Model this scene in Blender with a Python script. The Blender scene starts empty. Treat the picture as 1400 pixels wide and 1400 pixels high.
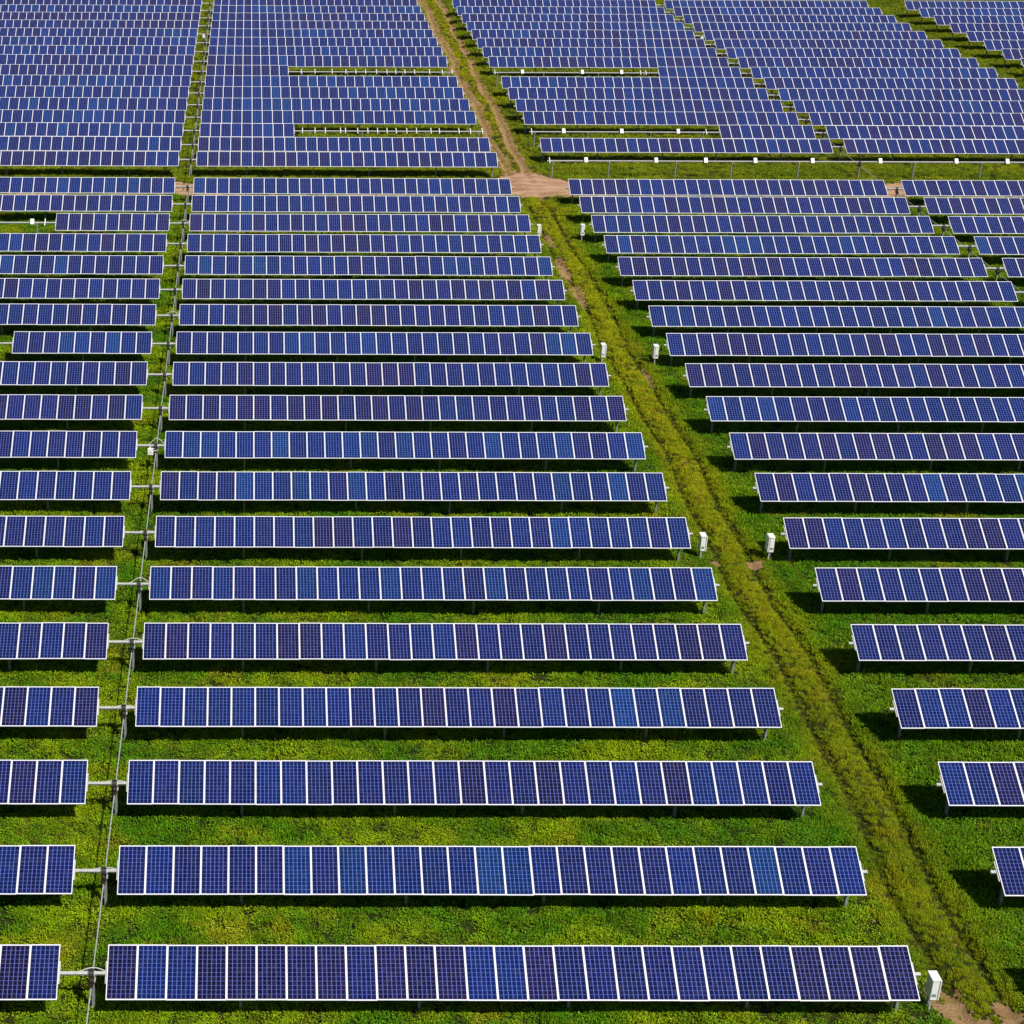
import bpy, math, random
import numpy as np
from mathutils import Matrix, Vector
R = math.radians
random.seed(7); rng = np.random.default_rng(11)
S = bpy.context.scene; COL = S.collection

# ---------------------------------------------------------------- camera, sky, sun, exposure
FPX, PITCH, YAW, ROLL, TUBE_Z = 2431.303, R(25.1431), R(0.2918), R(0.2666), 1.70
CAMZ = 39.612 + TUBE_Z
fw = Vector((math.sin(YAW)*math.cos(PITCH), math.cos(YAW)*math.cos(PITCH), -math.sin(PITCH)))
rt = Vector((math.cos(YAW), -math.sin(YAW), 0)); up = rt.cross(fw)
cr = rt*math.cos(ROLL) + up*math.sin(ROLL); cu = -rt*math.sin(ROLL) + up*math.cos(ROLL)
cd = bpy.data.cameras.new('camera'); cam = bpy.data.objects.new('camera', cd); COL.objects.link(cam)
cam.matrix_world = Matrix(((cr.x, cu.x, -fw.x, 0), (cr.y, cu.y, -fw.y, 0), (cr.z, cu.z, -fw.z, CAMZ), (0, 0, 0, 1)))
cd.sensor_width = 36; cd.lens = FPX/1400*36; cd.shift_x = 0.25; cd.clip_start = 1; cd.clip_end = 6000
S.camera = cam
def project(x, y, z):
    d = Vector((x, y, z-CAMZ)); w = d.dot(fw)
    return (350+FPX*d.dot(cr)/w, 700-FPX*d.dot(cu)/w)

SUN = Vector((0.45, -0.65, 1.0)).normalized()
elev = math.asin(SUN.z); azim = math.atan2(SUN.x, SUN.y)
world = bpy.data.worlds.new("World"); S.world = world; world.use_nodes = True
wn = world.node_tree; bg = wn.nodes['Background']
sky = wn.nodes.new('ShaderNodeTexSky'); sky.sky_type = 'NISHITA'; sky.sun_disc = False
sky.sun_elevation = elev; sky.sun_rotation = azim; sky.air_density = 1.0; sky.dust_density = 0.5
wn.links.new(sky.outputs[0], bg.inputs[0]); bg.inputs[1].default_value = 0.05
sl = bpy.data.lights.new('sun', 'SUN'); sl.energy = 5.0; sl.angle = R(0.5); sl.color = (1.0, 0.955, 0.88)
so = bpy.data.objects.new('sun', sl); COL.objects.link(so)
so.rotation_euler = SUN.to_track_quat('Z', 'Y').to_euler(); so.location = (20, 20, 60)
S.view_settings.view_transform = 'Standard'; S.view_settings.look = 'None'
S.view_settings.exposure = 0.04; S.view_settings.gamma = 1

# ---------------------------------------------------------------- material helpers
def new_mat(name):
    m = bpy.data.materials.new(name); m.use_nodes = True; nt = m.node_tree
    return m, nt, nt.nodes['Principled BSDF']
class NT:
    def __init__(s, nt): s.nt = nt
    def n(s, t, **k):
        o = s.nt.nodes.new(t)
        for a, b in k.items(): setattr(o, a, b)
        return o
    def put(s, sock, v):
        if isinstance(v, bpy.types.NodeSocket): s.nt.links.new(v, sock)
        elif v is not None: sock.default_value = v
    def m(s, op, a, b=None, c=None, clamp=False):
        o = s.n('ShaderNodeMath', operation=op, use_clamp=clamp)
        for i, v in enumerate((a, b, c)):
            if v is not None: s.put(o.inputs[i], v)
        return o.outputs[0]
    def mix(s, f, a, b, mode='MIX'):
        o = s.n('ShaderNodeMix', data_type='RGBA', blend_type=mode)
        s.put(o.inputs[0], f); s.put(o.inputs[6], a); s.put(o.inputs[7], b)
        return o.outputs[2]
    def noise(s, vec, scale, detail=3, rough=.55, dist=0):
        o = s.n('ShaderNodeTexNoise'); s.put(o.inputs['Vector'], vec)
        o.inputs['Scale'].default_value = scale; o.inputs['Detail'].default_value = detail
        o.inputs['Roughness'].default_value = rough; o.inputs['Distortion'].default_value = dist
        return o.outputs['Fac']
    def ramp(s, f, a, b):
        o = s.n('ShaderNodeMapRange'); o.interpolation_type = 'SMOOTHSTEP'
        s.put(o.inputs[0], f); o.inputs[1].default_value = a; o.inputs[2].default_value = b
        return o.outputs[0]
def metal(name, col, rough, met, spot=.15, scale=3):
    m, nt, b = new_mat(name); N = NT(nt)
    geo = N.n('ShaderNodeNewGeometry')
    f = N.ramp(N.noise(geo.outputs['Position'], scale, 4), .3, .75)
    c2 = tuple(v*(1-spot*2) for v in col)
    N.put(b.inputs['Base Color'], N.mix(f, (*col, 1), (*c2, 1)))
    b.inputs['Roughness'].default_value = rough; b.inputs['Metallic'].default_value = met
    return m
M = {}
M['alu'] = metal('anodised_frame', (.78, .78, .87), .45, 0.0, .03)
M['galv'] = metal('galvanised_steel', (.50, .50, .48), .5, .15, .12, 6)
M['post'] = metal('galvanised_post', (.28, .30, .30), .6, .2, .15, 5)
M['shaft'] = metal('shaft_steel', (.52, .54, .53), .5, .2, .15, 4)
M['dark'] = metal('greased_iron', (.035, .032, .03), .5, .3, .2, 9)
M['brass'] = metal('worn_fitting', (.35, .25, .09), .5, .4, .2, 9)
M['white'] = metal('white_enamel', (.86, .86, .83), .4, 0, .05, 5)
M['cable'] = metal('grey_conduit', (.5, .5, .46), .6, 0, .1, 5)
M['grey'] = metal('grey_seal', (.16, .17, .17), .6, 0, .1, 5)
M['back'] = metal('panel_backsheet', (.7, .7, .7), .6, 0, .05, 5)

def cell_material():
    m, nt, b = new_mat('solar_cells'); N = NT(nt)
    tc = N.n('ShaderNodeTexCoord'); sp = N.n('ShaderNodeSeparateXYZ'); nt.links.new(tc.outputs['Object'], sp.inputs[0])
    oi = N.n('ShaderNodeObjectInfo')
    px, py = .1535, .1535
    u = N.m('DIVIDE', sp.outputs[0], px); v = N.m('DIVIDE', sp.outputs[1], py)
    # distance to the nearest joint between cells (6 x 12 cells, centred)
    du = N.m('MULTIPLY', N.m('ABSOLUTE', N.m('SUBTRACT', u, N.m('ROUND', u))), px)
    dv = N.m('MULTIPLY', N.m('ABSOLUTE', N.m('SUBTRACT', v, N.m('ROUND', v))), py)
    inu = N.m('LESS_THAN', N.m('ABSOLUTE', sp.outputs[0]), px*2.95)
    inv = N.m('LESS_THAN', N.m('ABSOLUTE', sp.outputs[1]), py*5.97)
    ins = N.m('MULTIPLY', inu, inv)
    lu = N.m('MULTIPLY', N.m('LESS_THAN', du, .0080), ins)
    lv = N.m('MULTIPLY', N.m('LESS_THAN', dv, .0058), ins)
    line = N.m('MAXIMUM', lu, N.m('MULTIPLY', lv, .72))
    # thin bus bars, two on each cell
    fu = N.m('SUBTRACT', u, N.m('FLOOR', u))
    b1 = N.m('LESS_THAN', N.m('ABSOLUTE', N.m('SUBTRACT', N.m('ABSOLUTE', N.m('SUBTRACT', fu, .5)), .24)), .008)
    line = N.m('MAXIMUM', line, N.m('MULTIPLY', N.m('MULTIPLY', b1, ins), .4))
    cmb = N.n('ShaderNodeCombineXYZ')
    nt.links.new(N.m('FLOOR', u), cmb.inputs[0]); nt.links.new(N.m('FLOOR', v), cmb.inputs[1]); nt.links.new(N.m('MULTIPLY', oi.outputs['Random'], 91), cmb.inputs[2])
    wnz = N.n('ShaderNodeTexWhiteNoise'); nt.links.new(cmb.outputs[0], wnz.inputs[0])
    cellv = N.m('MULTIPLY_ADD', wnz.outputs[0], .28, .52)
    va = N.n('ShaderNodeVectorMath', operation='ADD'); nt.links.new(tc.outputs['Object'], va.inputs[0]); nt.links.new(cmb.outputs[0], va.inputs[1])
    cry = N.n('ShaderNodeTexVoronoi'); nt.links.new(va.outputs[0], cry.inputs[0]); cry.inputs['Scale'].default_value = 55
    cs = N.n('ShaderNodeSeparateXYZ'); nt.links.new(cry.outputs['Color'], cs.inputs[0])
    grain = N.m('MULTIPLY_ADD', cs.outputs[0], .16, .92)
    k = N.m('MULTIPLY', N.m('MULTIPLY', cellv, grain), N.m('MULTIPLY_ADD', N.noise(va.outputs[0], 5, 3), .7, .65))
    sc = N.n('ShaderNodeVectorMath', operation='SCALE'); nt.links.new(oi.outputs['Color'], sc.inputs[0]); nt.links.new(k, sc.inputs[3])
    linecol = N.mix(.42, (.20, .27, .82, 1), N.mix(1.0, oi.outputs['Color'], (3.8, 3.1, 2.4, 1), 'MULTIPLY'))
    c = N.mix(line, sc.outputs[0], linecol)
    # dust film, thicker towards the lower edge
    dn = N.ramp(N.noise(va.outputs[0], 2.2, 4), .45, .9)
    c = N.mix(N.m('MULTIPLY', dn, .07), c, (.33, .33, .40, 1))
    nt.links.new(c, b.inputs['Base Color'])
    b.inputs['Roughness'].default_value = .16; b.inputs['IOR'].default_value = 1.38
    b.inputs['Specular IOR Level'].default_value = .35
    return m
M['cells'] = cell_material()

# ---------------------------------------------------------------- mesh helpers
class MB:
    def __init__(s): s.v = []; s.f = []; s.mi = []; s.mats = []
    def mat(s, m):
        if m not in s.mats: s.mats.append(m)
        return s.mats.index(m)
    def add(s, vs, fs, m):
        k = len(s.v); i = s.mat(m); s.v += [tuple(p) for p in vs]
        for f in fs: s.f.append(tuple(a+k for a in f)); s.mi.append(i)
    def box(s, c, d, m, X=None, bev=0):
        cx, cy, cz = c; hx, hy, hz = d[0]/2, d[1]/2, d[2]/2
        if bev:
            vs = []
            for z, q in ((-hz, bev), (-hz+bev, 0), (hz-bev, 0), (hz, bev)):
                for (sx, sy) in ((1, 1), (-1, 1), (-1, -1), (1, -1)):
                    a = (sx*(hx-q), sy*(hy-q-bev), z); b_ = (sx*(hx-q-bev), sy*(hy-q), z)
                    vs += [a, b_] if sx*sy > 0 else [b_, a]
            fs = [tuple(range(7, -1, -1)), tuple(range(24, 32))]
            for r in range(3):
                for k in range(8): fs.append((r*8+k, r*8+(k+1) % 8, r*8+8+(k+1) % 8, r*8+8+k))
        else:
            vs = [(a*hx, b_*hy, e*hz) for e in (-1, 1) for b_ in (-1, 1) for a in (-1, 1)]
            fs = [(0, 2, 3, 1), (4, 5, 7, 6), (0, 1, 5, 4), (2, 6, 7, 3), (0, 4, 6, 2), (1, 3, 7, 5)]
        vs = [Vector(p) for p in vs]
        if X is not None: vs = [X @ p for p in vs]
        s.add([(p.x+cx, p.y+cy, p.z+cz) for p in vs], fs, m)
    def tube(s, pts, r, m, n=8, cap=True):
        pts = [Vector(p) for p in pts]; rs = r if isinstance(r, (list, tuple)) else [r]*len(pts)
        vs = []; fs = []
        for i, p in enumerate(pts):
            t = (pts[min(i+1, len(pts)-1)]-pts[max(i-1, 0)]).normalized()
            a = Vector((0, 0, 1)) if abs(t.z) < .9 else Vector((1, 0, 0))
            u = t.cross(a).normalized(); w = u.cross(t)
            for k in range(n):
                g = 2*math.pi*k/n+math.pi/n
                vs.append(p+(u*math.cos(g)+w*math.sin(g))*rs[i])
        for i in range(len(pts)-1):
            for k in range(n): fs.append((i*n+k, i*n+(k+1) % n, (i+1)*n+(k+1) % n, (i+1)*n+k))
        if cap: fs += [tuple(range(n-1, -1, -1)), tuple(range((len(pts)-1)*n, len(pts)*n))]
        s.add(vs, fs, m)
    def mesh(s, name):
        me = bpy.data.meshes.new(name); me.from_pydata(s.v, [], s.f)
        for m in s.mats: me.materials.append(m)
        me.polygons.foreach_set('material_index', s.mi); me.update(); return me
def link(name, me, parent=None, loc=(0, 0, 0), rot=(0, 0, 0)):
    o = bpy.data.objects.new(name, me); COL.objects.link(o); o.parent = parent
    o.location = loc; o.rotation_euler = rot; return o
def thing(name, loc, label, cat, group=None, me=None):
    o = link(name, me, None, loc); o['label'] = label; o['category'] = cat
    if group: o['group'] = group
    return o
def structure(name, me):
    o = link(name, me); o['kind'] = 'structure'; return o

# ---------------------------------------------------------------- layout (metres)
DROW, TILT, MP, CH = 5.70596, R(28.02), 1.012, 1.96
Y0 = 47.8022
LOWER = [Y0+i*DROW for i in range(19)]
UPPER = [Y0+(19.6473+k)*DROW for k in range(17)]
TW = 27*MP
XC0 = -4.7248; XC1 = XC0+TW; XL1 = -6.35; XL0 = XL1-TW
XR0 = 27.6245; XR1 = XR0+TW; XS0 = 56.45; XS1 = XS0+TW
XT0 = 88.45; XT1 = XT0+TW
GEARW, GEARE = -5.25, 55.95
TRACKX = 25.2

# ---------------------------------------------------------------- ground relief
_w = [(rng.uniform(-1, 1), rng.uniform(-1, 1), rng.uniform(0, 6.3)) for _ in range(14)]
def sine_noise(x, y, scale):
    z = np.zeros_like(x)
    for i, (a, b, p) in enumerate(_w): z = z+np.sin((a*x+b*y)*scale*(1+.37*i % 2)+p+.8*np.sin(x*scale*.31*b+i))
    return z/len(_w)*2
def rut_x(y):
    """centre lines of the two wheel ruts"""
    f = np.clip((y-160)/90, 0, 1)
    left = np.where(y < 150, 24.5-.25*np.clip((y-50)/90, 0, 1), 23.85+.45*f)
    right = np.where(y < 150, 26.15-.15*np.clip((y-50)/90, 0, 1), 25.55+1.2*f)
    w = .18*np.sin(y*.21)+.1*np.sin(y*.53+1)
    return left+w, right+w*.8
def gz(x, y):
    z = .045*sine_noise(x, y, 1.3)+.03*sine_noise(x+40, y-7, 3.1)
    l, r = rut_x(y)
    near = (y < 152)
    amp = .17+.02*np.sin(y*.9)+.015*np.sin(y*2.3+1)
    z = z-amp*(np.exp(-((x-l)/.24)**2)+np.exp(-((x-r)/.26)**2)*1.15)
    z = z+.09*np.exp(-((x-(l+r)/2)/.5)**2)*np.where(near, 1, .5)
    z = z*(1-.8*np.exp(-((y-156)/3.2)**2))
    return z
def axis(lo, hi, step, far_lo, far_hi):
    a = list(np.arange(lo, hi+1e-6, step)); s = step; v = lo
    pre = []
    while v > far_lo: s *= 1.5; v -= s; pre.append(v)
    s = step; v = a[-1]; post = []
    while v < far_hi: s *= 1.5; v += s; post.append(v)
    return np.array(pre[::-1]+a+post)
def grid_mesh(name, xs, ys, zf, mat, keep=None):
    X, Y = np.meshgrid(xs, ys); Z = zf(X, Y); nx, ny = len(xs), len(ys)
    co = np.stack([X, Y, Z], -1).reshape(-1, 3).astype('f')
    i = np.arange(nx*ny).reshape(ny, nx)
    q = np.stack([i[:-1, :-1], i[:-1, 1:], i[1:, 1:], i[1:, :-1]], -1).reshape(-1, 4)
    if keep is not None: q = q[keep(X, Y)[:-1, :-1].reshape(-1)]
    me = bpy.data.meshes.new(name); me.vertices.add(len(co)); me.vertices.foreach_set('co', co.ravel())
    me.loops.add(q.size); me.loops.foreach_set('vertex_index', q.ravel().astype('i'))
    me.polygons.add(len(q)); me.polygons.foreach_set('loop_start', np.arange(0, q.size, 4, dtype='i'))
    me.polygons.foreach_set('loop_total', np.full(len(q), 4, 'i')); me.polygons.foreach_set('use_smooth', np.ones(len(q), bool))
    me.update(calc_edges=True); me.validate(); me.materials.append(mat); return me

def grass_colour(N, pos):
    """field colour: fresh green, yellow-green and dry patches laid out in world metres"""
    big = N.ramp(N.noise(pos, .20, 4, .65), .40, .60)
    mid = N.ramp(N.noise(pos, .9, 3, .6), .4, .68)
    dry = N.ramp(N.noise(pos, .30, 4, .65, .4), .53, .70)
    sp = N.n('ShaderNodeSeparateXYZ'); N.nt.links.new(pos, sp.inputs[0])
    wob = N.m('MULTIPLY_ADD', N.noise(pos, .5, 2), 1.2, -.6)
    tr = N.m('SUBTRACT', 1.0, N.ramp(N.m('ABSOLUTE', N.m('ADD', N.m('SUBTRACT', sp.outputs[0], TRACKX+.1), wob)), .3, 2.3))
    east = N.m('MULTIPLY', N.ramp(sp.outputs[0], 25.6, 28.0), N.m('SUBTRACT', 1.0, N.ramp(sp.outputs[1], 95, 150)))
    lim = N.m('MULTIPLY_ADD', east, -.62, .95)
    c = N.mix(N.m('MULTIPLY', big, lim), (.072, .175, .0022, 1), (.205, .280, .0026, 1))
    c = N.mix(N.m('MULTIPLY', mid, .5), c, (.034, .092, .0025, 1))
    far_ = N.ramp(sp.outputs[1], 50, 110)
    c = N.mix(N.m('MULTIPLY', N.ramp(sp.outputs[1], 140, 165), .45), c, (.23, .225, .010, 1))
    c = N.mix(N.m('MULTIPLY', N.m('MULTIPLY', tr, N.m('MULTIPLY_ADD', mid, .5, .6)), .78), c, N.mix(far_, (.25, .262, .006, 1), (.37, .335, .007, 1)))
    c = N.mix(N.m('MULTIPLY', dry, .6), c, (.28, .25, .008, 1))
    return c
def ground_material():
    m, nt, b = new_mat('ground_soil_and_gap_shade'); N = NT(nt)
    geo = N.n('ShaderNodeNewGeometry'); pos = geo.outputs['Position']
    g = grass_colour(N, pos)
    fine = N.ramp(N.noise(pos, 9, 4, .7), .42, .62)
    c = N.mix(N.m('MULTIPLY', fine, .5), (.022, .026, .006, 1), g)
    c = N.mix(.45, c, (.022, .026, .006, 1))  # soil colour darkened to paint the shade in gaps between leaves
    nt.links.new(c, b.inputs['Base Color']); b.inputs['Roughness'].default_value = .95
    b.inputs['Specular IOR Level'].default_value = .1
    bp = N.n('ShaderNodeBump'); bp.inputs['Strength'].default_value = .9; bp.inputs['Distance'].default_value = .12
    nt.links.new(N.noise(pos, 7, 5, .7), bp.inputs['Height']); nt.links.new(bp.outputs[0], b.inputs['Normal'])
    return m
def dirt_material(name, a, b2, c3):
    m, nt, b = new_mat(name); N = NT(nt)
    geo = N.n('ShaderNodeNewGeometry'); pos = geo.outputs['Position']
    mp = N.n('ShaderNodeMapping'); nt.links.new(pos, mp.inputs[0]); mp.inputs['Scale'].default_value = (.35, 1.6, 1)
    c = N.mix(N.ramp(N.noise(mp.outputs[0], .9, 5, .65), .35, .65), (*a, 1), (*b2, 1))
    c = N.mix(N.m('MULTIPLY', N.ramp(N.noise(pos, 3.5, 5, .7), .5, .75), .6), c, (*c3, 1))
    nt.links.new(c, b.inputs['Base Color']); b.inputs['Roughness'].default_value = .95; b.inputs['Specular IOR Level'].default_value = .1
    bp = N.n('ShaderNodeBump'); bp.inputs['Strength'].default_value = 1; bp.inputs['Distance'].default_value = .14
    nt.links.new(N.noise(pos, 12, 5, .7), bp.inputs['Height']); nt.links.new(bp.outputs[0], b.inputs['Normal'])
    return m
gx = axis(-16, 48, .16, -2500, 2500); gy = axis(40, 100, .2, -600, 4000)
gy = np.concatenate([axis(40, 100, .2, -600, 100)[:-1], np.arange(100.2, 262, .4), axis(262, 263, 1, 262, 4000)[1:]])
gy = np.unique(np.round(gy, 3))
structure('ground', grid_mesh('ground', gx, gy, gz, ground_material()))
# cross road (bare pink earth) and the worn wheel ruts of the track
def road_edge(x):
    wob = .45*np.sin(x*.35)+.25*np.sin(x*.93+2)+.15*np.sin(x*2.7)
    flare = np.exp(-((x-25.4)/3.2)**2)
    return 153.5+.25*wob-.3*flare, 158.0+wob+3.6*flare
xs = np.arange(-45, 130, .25); ys = np.arange(151.5, 164, .12)
def road_keep(X, Y):
    lo, hi = road_edge(X); n = .35*sine_noise(X*3, Y*3, 1.7)
    return (Y > lo+n*.5) & (Y < hi+n)
dirt_pink = dirt_material('bare_pink_earth', (.40, .22, .115), (.66, .43, .28), (.20, .12, .055))
structure('dirt_road', grid_mesh('dirt_road', xs, ys, lambda x, y: gz(x, y)+.035, dirt_pink, road_keep))
def bare_mask(X, Y):
    """how bare the wheel ruts are, 0..1"""
    l, r = rut_x(Y); n = .5*sine_noise(X*2.3, Y*1.1, 1.2)+.35*sine_noise(X*5, Y*3, 2.0)+.5*sine_noise(X*9+3, Y*6, 2.3)
    up_ = np.clip((Y-150)/10, 0, 1)
    dl, dr = np.abs(X-l), np.abs(X-r)*1.25
    a = (1-np.minimum(dl, dr)/1.0)*up_*1.35
    far = np.exp(-((Y-128)/12)**2)*(1-dl/.6)*1.0
    pats = ((24.15, 48.1, .6, 1.0), (24.6, 46.6, .7, .9), (25.95, 47.4, .4, .9), (26.1, 81.7, .55, .5), (24.2, 82.0, .3, .3), (26.1, 109, .22, 1.8),
            (24.25, 132, .5, 2.8), (24.4, 126, .5, 2.6), (24.3, 140, .3, 2))
    p = np.zeros_like(X)
    for (px, py, sx, sy) in pats: p = np.maximum(p, 1.2*np.exp(-((X-px)/sx)**2-((Y-py)/sy)**2))
    return np.maximum(a*(.72+.3*sine_noise(X*.5, Y*.6, .9)), p)+n*.5
xs = np.arange(22.6, 28.2, .1); ys = np.arange(42, 262, .14)
rut_dirt = dirt_material('trodden_earth', (.34, .20, .085), (.44, .28, .14), (.14, .12, .03))
structure('worn_track', grid_mesh('worn_track', xs, ys, lambda x, y: gz(x, y)+.02, rut_dirt,
          lambda X, Y: (bare_mask(X, Y) > .42) & ~road_keep(X, Y)))

# ---------------------------------------------------------------- panels
FW, FH, LIPX, LIPY, TH = 1.004, CH, .031, .040, .04
def frame_into(b):
    hx, hy = FW/2, FH/2; ix, iy = hx-LIPX, hy-LIPY; z0, z1, z2 = -TH, 0.0, -.006
    v = [(-hx, -hy, z1), (hx, -hy, z1), (hx, hy, z1), (-hx, hy, z1), (-ix, -iy, z1), (ix, -iy, z1), (ix, iy, z1), (-ix, iy, z1),
         (-hx, -hy, z0), (hx, -hy, z0), (hx, hy, z0), (-hx, hy, z0), (-ix, -iy, z2), (ix, -iy, z2), (ix, iy, z2), (-ix, iy, z2)]
    f = []
    for k in range(4):
        n = (k+1) % 4
        f += [(k, n, 4+n, 4+k), (8+k, 8+n, n, k), (4+k, 4+n, 12+n, 12+k)]
    b.add(v, f, M['alu']); b.add([v[8], v[9], v[10], v[11]], [(0, 3, 2, 1)], M['back'])
def glass_into(b):
    ix, iy = FW/2-LIPX, FH/2-LIPY
    b.add([(-ix, -iy, -.005), (ix, -iy, -.005), (ix, iy, -.005), (-ix, iy, -.005)], [(0, 1, 2, 3)], M['cells'])
b = MB(); frame_into(b); ME_FRAME = b.mesh('panel_frame')
b = MB(); glass_into(b); ME_GLASS = b.mesh('panel_glass')
b = MB(); frame_into(b); glass_into(b); ME_FAR = b.mesh('panel_far')
b = MB(); b.box((0, 0, -.075), (.07, .80, .06), M['galv']); ME_RAIL = b.mesh('mounting_rail')
b = MB(); b.box((0, 0, -.03), (.07, .80, .05), M['white'], bev=.01); b.box((0, 0, -.075), (.11, .14, .04), M['galv']); ME_BARE_RAIL = b.mesh('bare_rail')
b = MB(); b.box((0, -.02, .05), (.32, .48, .14), M['white'], bev=.02); b.box((0, -.02, .125), (.27, .42, .012), M['white']); b.box((0, 0, -.05), (.1, .3, .06), M['galv']); ME_JBOX = b.mesh('string_box')
def post_mesh(h):
    b = MB()
    for s in (-1, 1): b.box((0, s*.07, h/2-.2), (.10, .008, h+.2), M['post'])
    b.box((0, 0, h/2-.2), (.008, .132, h+.2), M['post'])
    b.box((0, 0, h-.06), (.05, .30, .16), M['galv'], bev=.008)           # bearing saddle
    b.box((0, 0, h+.04), (.06, .22, .05), M['galv'], bev=.008)
    return b.mesh('post')
ME_POST = post_mesh(TUBE_Z-.19)
def gear_mesh():
    b = MB(); h = TUBE_Z
    b.tube([(-.09, 0, h-.02), (.09, 0, h-.02)], .165, M['dark'], 14)
    b.tube([(-.12, 0, h-.02), (-.09, 0, h-.02)], .12, M['galv'], 12); b.tube([(.09, 0, h-.02), (.12, 0, h-.02)], .12, M['galv'], 12)
    b.box((0, -.02, h-.26), (.17, .30, .22), M['dark'], bev=.02)
    b.tube([(0, .16, h-.30), (0, .25, h-.30)], .06, M['dark']); b.tube([(0, -.17, h-.30), (0, -.34, h-.30)], [.055, .07], M['dark'])
    b.box((.06, -.26, h-.22), (.06, .08, .1), M['dark']); b.box((-.08, -.24, h-.30), (.08, .05, .08), M['dark'])
    b.box((.0, -.12, h-.12), (.05, .05, .03), M['brass']); b.box((.09, -.30, h-.27), (.04, .05, .04), M['brass'])
    return b.mesh('gear_drive')
ME_GEAR = gear_mesh()
def driven_post():
    b = MB(); h = TUBE_Z-.34
    for s in (-1, 1): b.box((.03, s*.08, h/2-.2), (.10, .01, h+.2), M['post'])
    b.box((.03, 0, h/2-.2), (.01, .15, h+.2), M['post']); b.box((.03, -.02, h-.01), (.22, .26, .03), M['galv'])
    return b.mesh('drive_post')
ME_DPOST = driven_post()
def conduit_mesh(k):
    b = MB(); pts = []
    for i in range(13):
        t = i/12; a = math.sin(math.pi*t)
        pts.append((-.5+1.0*t, .05+k[1]*a, TUBE_Z+.02+k[0]*a**1.3))
    b.tube(pts, .022, M['cable'], 6); return b.mesh('cable_conduit')
CONDUITS = [conduit_mesh(k) for k in ((.10, .10), (.24, .14), (.34, .16), (.02, .10))]

POFF = {'west': (.36, 5.5, 11.6, 16.7, 22.8)}
def tube_mesh(x0, x1):
    b = MB(); b.tube([(x0, 0, 0), (x1, 0, 0)], .078, M['galv'], 4); return b.mesh('torque_tube')
ORD = ['', 'first', 'second', 'third', 'fourth', 'fifth', 'sixth', 'seventh', 'eighth', 'ninth', 'tenth', 'eleventh', 'twelfth', 'thirteenth',
       'fourteenth', 'fifteenth', 'sixteenth', 'seventeenth', 'eighteenth', 'nineteenth']
def panel_colour(bias):
    t = random.random()*.8+.1+bias
    w_ = random.uniform(.8, 1.2); j = lambda a: a*w_*random.uniform(.9, 1.1)
    if t < .20: c = (.0110, .0070, .044)      # violet
    elif t < .56: c = (.0065, .0105, .075)
    elif t < .90: c = (.0035, .0150, .098)
    else: c = (.0030, .0280, .130)           # bright blue
    return (j(c[0]), j(c[1]), j(c[2]), 1)
nrm = Vector((0, -math.sin(TILT), math.cos(TILT)))
count = 0
def in_view(x, y, mx=330):
    u, v = project(x, y, TUBE_Z); return -mx < u < 1400+mx and v < 1560
def tracker(y, wings, gear, posts, label, near, tube=None, bare=None, boxes=(), rails=(), conduit=None):
    """one row: every panel, the torque tube, gear and posts turn or stand together"""
    global count
    xb = gear if gear is not None else wings[0][0]
    jt = random.uniform(-.006, .006)
    t = thing('solar_tracker', (xb, y, 0), label, 'solar array', 'rows of tilted solar panels')
    tilt = TILT+jt
    lo = min(w[0] for w in wings)-.24; hi = max(w[1] for w in wings)+.24
    if tube: lo, hi = tube
    # keep the piece of the tube that any nearby viewpoint could see
    while lo < hi-8 and not in_view(lo+4, y): lo += 4
    while hi > lo+8 and not in_view(hi-4, y): hi -= 4
    nb = -nrm*.13
    link('torque_tube', tube_mesh(lo-xb, hi-xb), t, (0, nb.y, TUBE_Z+nb.z), (tilt+math.pi/4*0, 0, 0))
    rowbias = random.uniform(-.24, .2); wave = random.uniform(0, 6)
    for (x0, x1) in wings:
        n = int(round((x1-x0)/MP)); ends = []; dt = random.gauss(0, .006); sag = random.uniform(.004, .018); ph = random.uniform(0, 3)
        for k in range(n):
            cx = x0+(k+.5)*MP
            if bare and bare[0] < cx < bare[1]: continue
            if not in_view(cx, y): continue
            ends.append(cx)
            rx, rz = random.gauss(0, .0012), random.gauss(0, .0008)
            col = panel_colour(rowbias+.12*math.sin(cx*.35+wave))
            p = link('solar_panel', ME_FRAME if near else ME_FAR, t, (cx-xb, random.gauss(0, .006), TUBE_Z-sag*abs(math.sin(cx*.55+ph))+random.gauss(0, .003)), (tilt+dt+rx, 0, rz))
            count += 1
            if near: g = link('cell_glass', ME_GLASS, p); g.color = col
            else: p.color = col
        if ends:
            for ex in ((min(ends)-MP/2-.015), (max(ends)+MP/2+.015)):
                link('mounting_rail', ME_RAIL, t, (ex-xb, 0, TUBE_Z), (tilt, 0, 0))
    for px in posts:
        if in_view(px, y): link('post', ME_POST, t, (px-xb, nb.y, 0))
    if gear is not None and in_view(gear, y):
        link('drive_post', ME_DPOST, t, (0, nb.y, 0)); link('gear_drive', ME_GEAR, t, (0, nb.y, nb.z))
        if conduit is not None: link('cable_conduit', CONDUITS[conduit], t, (.05, nb.y, nb.z))
    for rx in rails: link('mounting_rail', ME_BARE_RAIL, t, (rx-xb, 0, TUBE_Z), (tilt, 0, 0))
    for bx in boxes: link('string_box', ME_JBOX, t, (bx-xb, 0, TUBE_Z), (tilt+.45, 0, 0))
    return t
pW = [XC1-o for o in POFF['west']]+[XL0+o for o in POFF['west']]           # posts of the pair west of the track
pE = [XR0+o for o in POFF['west']]+[XS1-o for o in POFF['west']]
pT = [XT0+o for o in POFF['west']]
n9 = 9*MP
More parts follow.
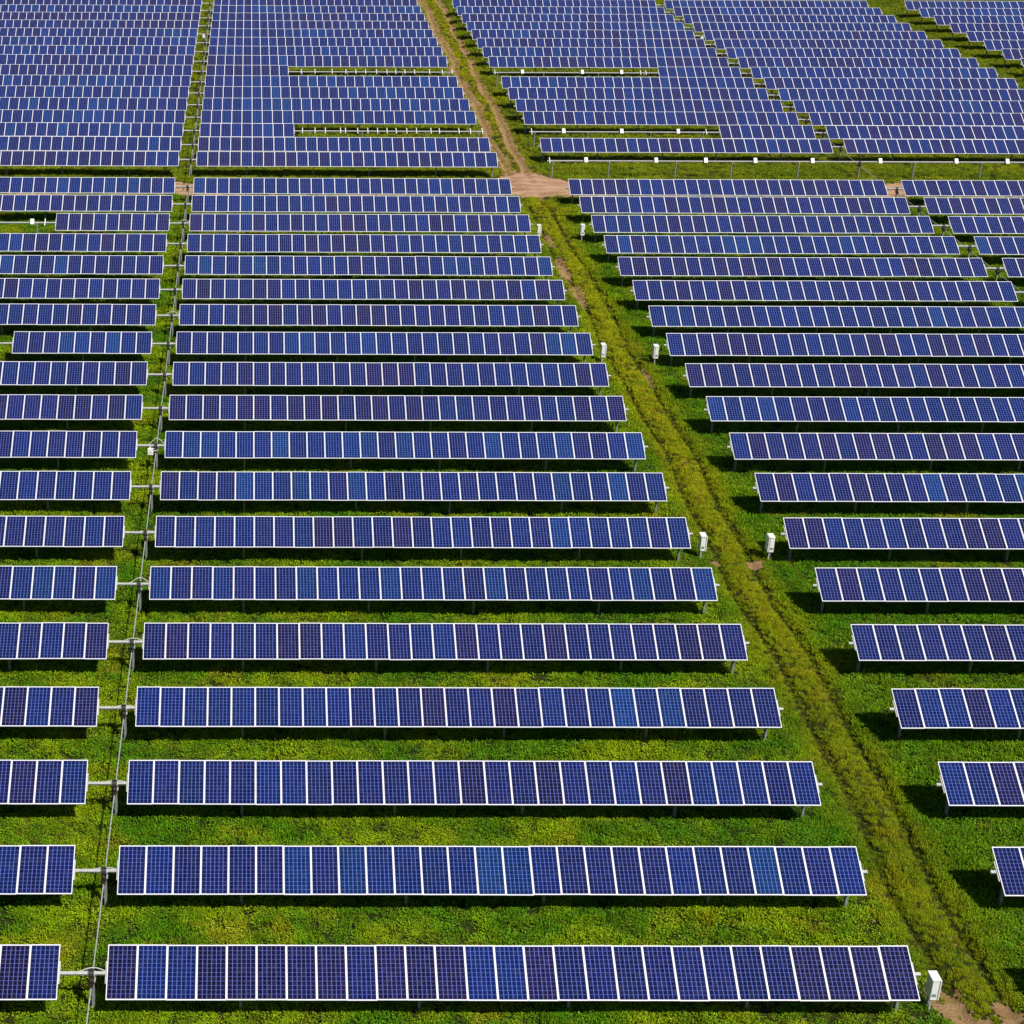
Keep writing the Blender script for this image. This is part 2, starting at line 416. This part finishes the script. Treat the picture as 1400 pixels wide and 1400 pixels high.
for i, y in enumerate(LOWER):
    o = ORD[i+1]
    lw = '%s row from the bottom left of the grass track, crossed by the drive shaft' % o
    kw = {}
    if i == 0: lw = 'bottom row left of the grass track, nearest and largest solar panels in view'
    if i == 11: lw = 'twelfth row from the bottom left of the track, left table shortened to nine panels'; kw = dict(bare=(XL0-1, XL1-n9))
    if i == 16: lw = 'row left of the track whose left end is bare tube, just below the dirt road'; kw = dict(bare=(XL0-1, XL1-n9), boxes=(-17.35,), rails=(-16.33,))
    if i == 18: lw = 'row left of the track standing along the near edge of the pink dirt road'
    cd_ = {0: 0, 4: 0, 5: 1, 8: 2, 12: 1, 16: 1}.get(i, 3)
    tracker(y, [(XL0, XL1), (XC0, XC1)], GEARW, pW, lw, True, conduit=cd_, **kw)
    le = '%s row from the bottom right of the grass track' % o
    if i == 0: le = 'nearest row right of the track, just off frame, its shadow at the lower right edge'
    if i == 1: le = 'short visible end of a row at the right edge, lowest one right of the track'
    if i == 18: le = 'row right of the track standing along the near edge of the pink dirt road'
    tracker(y, [(XR0, XR1), (XS0, XS1)], GEARE, pE, le, True, conduit=3)
for k, y in enumerate(UPPER):
    if k > 15: continue
    o = ORD[k+1]
    kw = {}; lw = '%s row beyond the dirt road, left of the brown wheel track' % o
    if k == 2:
        lw = 'third row beyond the dirt road left of the track, its right part bare tube'
        kw = dict(bare=(XC0+n9, XC1+1), rails=(5.20, 6.41, 7.41, 8.88, 9.36, 10.54, 11.52, 12.46, 13.38, 14.26, 15.29, 16.23, 17.63, 18.44, 20.34, 21.44, 22.6))
    if k == 7:
        lw = 'eighth row beyond the dirt road left of the track, its right part bare tube'
        kw = dict(bare=(XC0+n9, XC1+1), rails=(5.82, 7.35, 9.26, 10.78, 11.9, 12.98, 14.2, 15.36, 16.34, 17.36, 18.43, 20.11, 21.53, 22.6))
    tracker(y, [(XL0, XL1), (XC0, XC1)], GEARW, pW, lw, False, **kw)
    kw = {}; le = '%s row beyond the dirt road, right of the brown wheel track' % o
    if k == 0:
        le = 'bare torque tube without panels on posts beside the dirt road, hung with white boxes'
        kw = dict(bare=(XR0-1, XS1+1), boxes=(30.67, 37.05, 41.57, 46.08, 51.3, 57.47, 64.4, 69.05, 75.3), rails=(XR0-.25,))
    if k == 2:
        le = 'third row beyond the dirt road right of the track, left part bare with three boxes'
        kw = dict(bare=(XR0-1, XR1-.22-n9), boxes=(30.46, 36.08, 41.55), rails=(XR0-.25, 44.3))
    if k == 7:
        le = 'eighth row beyond the dirt road right of the track, left part bare with three boxes'
        kw = dict(bare=(XR0-1, XR1-.22-n9), boxes=(30.43, 37.09, 41.47), rails=(XR0-.25, 43.6, 44.2))
    tracker(y, [(XR0-.22, XR1-.22), (XS0-.45, XS1-.45)], GEARE-.3, [v-.3 for v in pE], le, False, **kw)
    if k >= 5:
        l3 = 'row in the top right corner block, %s from the dirt road side' % ORD[k-4]
        if k == 5: l3 = 'row cut by the right photo edge in the top right corner block'
        tracker(y, [(XT0, XT0+TW)], None, pT, l3, False)

# ---------------------------------------------------------------- drive shafts linking the rows
def shaft(x, rows, label):
    t = thing('drive_shaft', (x, rows[0], 0), label, 'drive shaft')
    z = TUBE_Z-.30-.11; off = .06
    spans = [(rows[0]-DROW+.25, rows[0]-.33)]+[(a+.25, b_-.33) for a, b_ in zip(rows[:-1], rows[1:])]
    for a, b_ in spans:
        if not in_view(x, (a+b_)/2): continue
        mb = MB(); mb.tube([(0, a-rows[0]+off, z), (0, b_-rows[0]+off, z)], .026, M['shaft'], 8)
        link('shaft_segment', mb.mesh('shaft_segment'), t)
        mj = MB(); mj.tube([(0, b_-rows[0]+off-.10, z), (0, b_-rows[0]+off+.04, z)], .065, M['dark'], 8)
        mj.tube([(0, a-rows[0]+off-.06, z), (0, a-rows[0]+off+.08, z)], .06, M['dark'], 8)
        link('universal_joint', mj.mesh('universal_joint'), t)
shaft(GEARW, LOWER, 'long grey drive shaft crossing the rows at lower left, below the dirt road')
shaft(GEARW, UPPER[:16], 'grey drive shaft crossing the rows at upper left, beyond the dirt road')
shaft(GEARE, LOWER, 'grey drive shaft in the gap at right, below the dirt road')
shaft(GEARE-.3, UPPER[:16], 'grey drive shaft in the gap at upper right, beyond the dirt road')

# ---------------------------------------------------------------- combiner cabinets on legs beside the track
def cabinet_parts(side):
    out = []
    b = MB(); b.box((-side*.015, 0, .98), (.24, .50, .84), M['white'], bev=.015)
    b.box((0, 0, 1.405), (.31, .54, .02), M['white']); out.append(('cabinet', b.mesh('cabinet')))
    b = MB(); b.box((side*.155, 0, .97), (.05, .50, .84), M['white'], bev=.012); b.box((side*.118, 0, .97), (.026, .47, .80), M['grey'])
    out.append(('door', b.mesh('cabinet_door')))
    b = MB(); b.box((side*.187, -.17, .98), (.012, .03, .12), M['grey']); out.append(('handle', b.mesh('door_handle')))
    b = MB(); [b.box((-side*.015, -.254, .72+.025*q), (.15, .012, .008), M['grey']) for q in range(5)]; out.append(('vent', b.mesh('cabinet_vent')))
    for (lx, ly) in ((-.05, -.16), (.05, .16)):
        b = MB(); b.box((lx, ly, .20), (.06, .05, .75), M['galv']); out.append(('leg', b.mesh('cabinet_leg')))
    b = MB(); b.tube([(-side*.08, .05, .56), (-side*.09, .05, .2), (-side*.1, .06, -.1)], .025, M['grey'], 8); out.append(('conduit', b.mesh('cabinet_conduit')))
    return out
PL, PR = cabinet_parts(1), cabinet_parts(-1)
def cabinet(x, y, parts, label):
    t = thing('combiner_box', (x, y, float(gz(np.array(x), np.array(y)))), label, 'electrical box', 'white electrical boxes on legs beside the track')
    door = None
    for n, me in parts:
        o = link(n, me, door if n == 'handle' else t)
        if n == 'door': door = o
cabinet(23.42, 48.0, PL, 'large white electrical box on legs, nearest one, at the bottom right corner')
cabinet(23.49, 82.45, PL, 'white electrical box left of the track, second nearest, beside the seventh row')
cabinet(26.97, 82.3, PR, 'white electrical box right of the track in a table shadow, nearest on that side')
cabinet(23.54, 111.3, PL, 'white electrical box left of the track, third nearest, beside the twelfth row')
cabinet(27.0, 111.1, PR, 'white electrical box right of the track, middle one on that side')
cabinet(23.46, 139.7, PL, 'white electrical box left of the track, farthest, just below the dirt road')
cabinet(27.02, 139.8, PR, 'white electrical box right of the track, farthest, just below the dirt road')
cabinet(83.9, 198.6, PL, 'white electrical box at the right ends of rows near the right edge, lower one')
cabinet(84.1, 232.6, PL, 'tiny white electrical box at row ends near the top right corner, upper one')
# small controllers hung at the drive posts
def controller(x, y, label):
    b = MB(); b.box((0, -.02, 1.40), (.32, .14, .38), M['white'], bev=.015); b.box((0, -.095, 1.36), (.10, .012, .03), M['grey'])
    t = thing('control_box', (x, y, 0), label, 'control box', 'small white control boxes at the drive posts')
    link('housing', b.mesh('control_housing'), t)
    b = MB(); b.tube([(-.05, .05, 1.60), (0, .02, 1.66)], .045, M['white'], 8); b.tube([(.05, .0, 1.6), (.25, .05, 1.56)], .015, M['cable'], 6)
    link('gland', b.mesh('control_gland'), t)
    b = MB(); b.box((.2, .1, 1.40), (.35, .03, .06), M['galv']); link('bracket', b.mesh('control_bracket'), t)
controller(GEARW-.30, LOWER[8]-.33, 'small white control box beside the drive shaft at the ninth row, lower left')
controller(GEARW-.30, UPPER[11]-.33, 'tiny white control box on the far upper left drive line')
controller(GEARE-.30, UPPER[11]-.33, 'tiny white control box on the far upper right drive line')

# ---------------------------------------------------------------- grass: leaf clumps scattered over the field
def leaf_material():
    m, nt, b = new_mat('grass_leaves'); N = NT(nt)
    geo = N.n('ShaderNodeNewGeometry'); oi = N.n('ShaderNodeObjectInfo')
    c = grass_colour(N, geo.outputs['Position'])
    hs = N.n('ShaderNodeHueSaturation'); nt.links.new(c, hs.inputs['Color'])
    nt.links.new(N.m('MULTIPLY_ADD', oi.outputs['Random'], .035, .4825), hs.inputs['Hue'])
    rp = geo.outputs['Random Per Island']
    nt.links.new(N.m('MULTIPLY', N.m('MULTIPLY_ADD', rp, 1.2, .6), N.m('MULTIPLY_ADD', oi.outputs['Random'], .5, .85)), hs.inputs['Value'])
    nt.links.new(hs.outputs[0], b.inputs['Base Color']); b.inputs['Roughness'].default_value = .6; b.inputs['Specular IOR Level'].default_value = .12
    tr = N.n('ShaderNodeBsdfTranslucent'); nt.links.new(hs.outputs[0], tr.inputs[0])
    mx = N.n('ShaderNodeMixShader'); mx.inputs[0].default_value = .12
    nt.links.new(b.outputs[0], mx.inputs[1]); nt.links.new(tr.outputs[0], mx.inputs[2])
    nt.links.new(mx.outputs[0], nt.nodes['Material Output'].inputs[0])
    return m
LEAF = leaf_material()
def clump(kind, seed):
    r = random.Random(seed); v = []; f = []
    for k in range(46 if kind == 'leaf' else 52):
        a = r.uniform(0, 6.283); rad = .26*math.sqrt(r.random()); bx, by = rad*math.cos(a), rad*math.sin(a)
        az = r.uniform(0, 6.283); dx, dy = math.cos(az), math.sin(az); i = len(v)
        if kind == 'leaf':
            L = r.uniform(.05, .10); w = L*r.uniform(.45, .68); h = r.uniform(.02, .24)*(1-.5*rad/.26); el = r.uniform(-.2, 1.1)
            ce, se = math.cos(el), math.sin(el)
            v += [(bx, by, h), (bx+dx*L*.5*ce-dy*w/2, by+dy*L*.5*ce+dx*w/2, h+L*.5*se+.008), (bx+dx*L*ce, by+dy*L*ce, h+L*se-.01), (bx+dx*L*.5*ce+dy*w/2, by+dy*L*.5*ce-dx*w/2, h+L*.5*se+.008)]
            f.append((i, i+1, i+2, i+3))
        else:
            L = r.uniform(.14, .30); w = r.uniform(.010, .02); lean = r.uniform(.1, .8)
            m_ = (bx+dx*L*.35*lean, by+dy*L*.35*lean, L*.6); e = (bx+dx*L*lean, by+dy*L*lean, L*(1.05-.35*lean))
            v += [(bx-dy*w, by+dx*w, 0), (bx+dy*w, by-dx*w, 0), (m_[0]+dy*w*.8, m_[1]-dx*w*.8, m_[2]), (m_[0]-dy*w*.8, m_[1]+dx*w*.8, m_[2]), e]
            f += [(i, i+1, i+2, i+3), (i+3, i+2, i+4)]
    me = bpy.data.meshes.new('clump'); me.from_pydata(v, [], f); me.materials.append(LEAF); me.update(); return me
src = bpy.data.collections.new('grass_clumps')          # not linked to the scene: only a source for the scatter
KINDS = [('leaf', 1), ('leaf', 2), ('leaf', 3), ('leaf', 4), ('blade', 5), ('blade', 6), ('blade', 7)]
for k, (kd, sd) in enumerate(KINDS):
    src.objects.link(bpy.data.objects.new('clump_%d' % k, clump(kd, sd)))
def scatter(y0, y1, dens, smin, smax):
    xl, xr = -350/2431*(y1*1.1+14)-2, 1050/2431*(y1*1.1+16)+2
    n = int((y1-y0)*(xr-xl)*dens)
    x = rng.uniform(xl, xr, n); y = rng.uniform(y0, y1, n)
    w = y*.905+17
    u = x/w*2431+350
    ok = (u > -60) & (u < 1480)
    x, y = x[ok], y[ok]; s = rng.uniform(smin, smax, len(x))
    return x, y, s
def extra(y0, y1, n):
    return rng.uniform(TRACKX-1.7, TRACKX+1.9, n), rng.uniform(y0, y1, n), rng.uniform(.7, 1.15, n)
P = [extra(43, 100, 4200), extra(100, 152, 1800)]+[scatter(a, b_, d, s0, s1) for a, b_, d, s0, s1 in ((43, 60, 21, .75, 1.2), (60, 85, 18, .75, 1.25), (85, 120, 15, .9, 1.4), (120, 165, 11, 1.0, 1.6), (165, 262, 7, 1.0, 1.8))]
x = np.concatenate([p[0] for p in P]); y = np.concatenate([p[1] for p in P]); s = np.concatenate([p[2] for p in P])
lo, hi = road_edge(x); road = (y > lo-.15) & (y < hi+.1)
bm_ = bare_mask(x, y); keep = ~road & ((bm_ < np.where(y < 150, .22, .34)) | (rng.random(len(x)) < np.where(y < 150, .12, .28)))
l_, r_ = rut_x(y); dr_ = np.minimum(np.abs(x-l_), np.abs(x-r_))
keep &= ~((dr_ < .12) & (rng.random(len(x)) < .3))
x, y, s = x[keep], y[keep], s[keep]; dr_ = dr_[keep]
intrack = np.exp(-((x-TRACKX)/1.6)**4)
patch = sine_noise(x, y, .45)
s = s*(1-.48*intrack)*(1-.5*np.exp(-(dr_/.24)**2))*(1+.22*patch)*np.where(y > 158, .8, 1)
nidx = np.where(rng.random(len(x)) < np.clip(.16+.7*intrack+.2*patch, 0, 1), rng.integers(4, 7, len(x)), rng.integers(0, 4, len(x)))
z = gz(x, y)
me = bpy.data.meshes.new('grass'); me.vertices.add(len(x))
me.vertices.foreach_set('co', np.stack([x, y, z], -1).astype('f').ravel())
for nm, tp, dat in (('rz', 'FLOAT', rng.uniform(0, 6.283, len(x)).astype('f')), ('sc', 'FLOAT', s.astype('f')), ('ix', 'INT', nidx.astype('i'))):
    at = me.attributes.new(nm, tp, 'POINT'); at.data.foreach_set('value', dat)
me.materials.append(LEAF)
go = link('grass', me); go['kind'] = 'stuff'; go['label'] = 'bright green weeds and short grass growing between the panel rows'; go['category'] = 'grass'
ng = bpy.data.node_groups.new('grass_scatter', 'GeometryNodeTree')
ng.interface.new_socket('Geometry', in_out='INPUT', socket_type='NodeSocketGeometry'); ng.interface.new_socket('Geometry', in_out='OUTPUT', socket_type='NodeSocketGeometry')
gi = ng.nodes.new('NodeGroupInput'); gq = ng.nodes.new('NodeGroupOutput')
iop = ng.nodes.new('GeometryNodeInstanceOnPoints'); ci = ng.nodes.new('GeometryNodeCollectionInfo')
ci.inputs['Collection'].default_value = src; ci.inputs['Separate Children'].default_value = True; ci.inputs['Reset Children'].default_value = True
iop.inputs['Pick Instance'].default_value = True
def attr(nm, tp):
    a = ng.nodes.new('GeometryNodeInputNamedAttribute'); a.data_type = tp; a.inputs[0].default_value = nm
    return a.outputs[0]
cx_ = ng.nodes.new('ShaderNodeCombineXYZ'); ng.links.new(attr('rz', 'FLOAT'), cx_.inputs[2])
ng.links.new(gi.outputs[0], iop.inputs['Points']); ng.links.new(ci.outputs[0], iop.inputs['Instance'])
ng.links.new(attr('ix', 'INT'), iop.inputs['Instance Index']); ng.links.new(cx_.outputs[0], iop.inputs['Rotation']); ng.links.new(attr('sc', 'FLOAT'), iop.inputs['Scale'])
ng.links.new(iop.outputs[0], gq.inputs[0])
md = go.modifiers.new('scatter', 'NODES'); md.node_group = ng
print('panels', count, 'clumps', len(x), 'objects', len(bpy.data.objects))
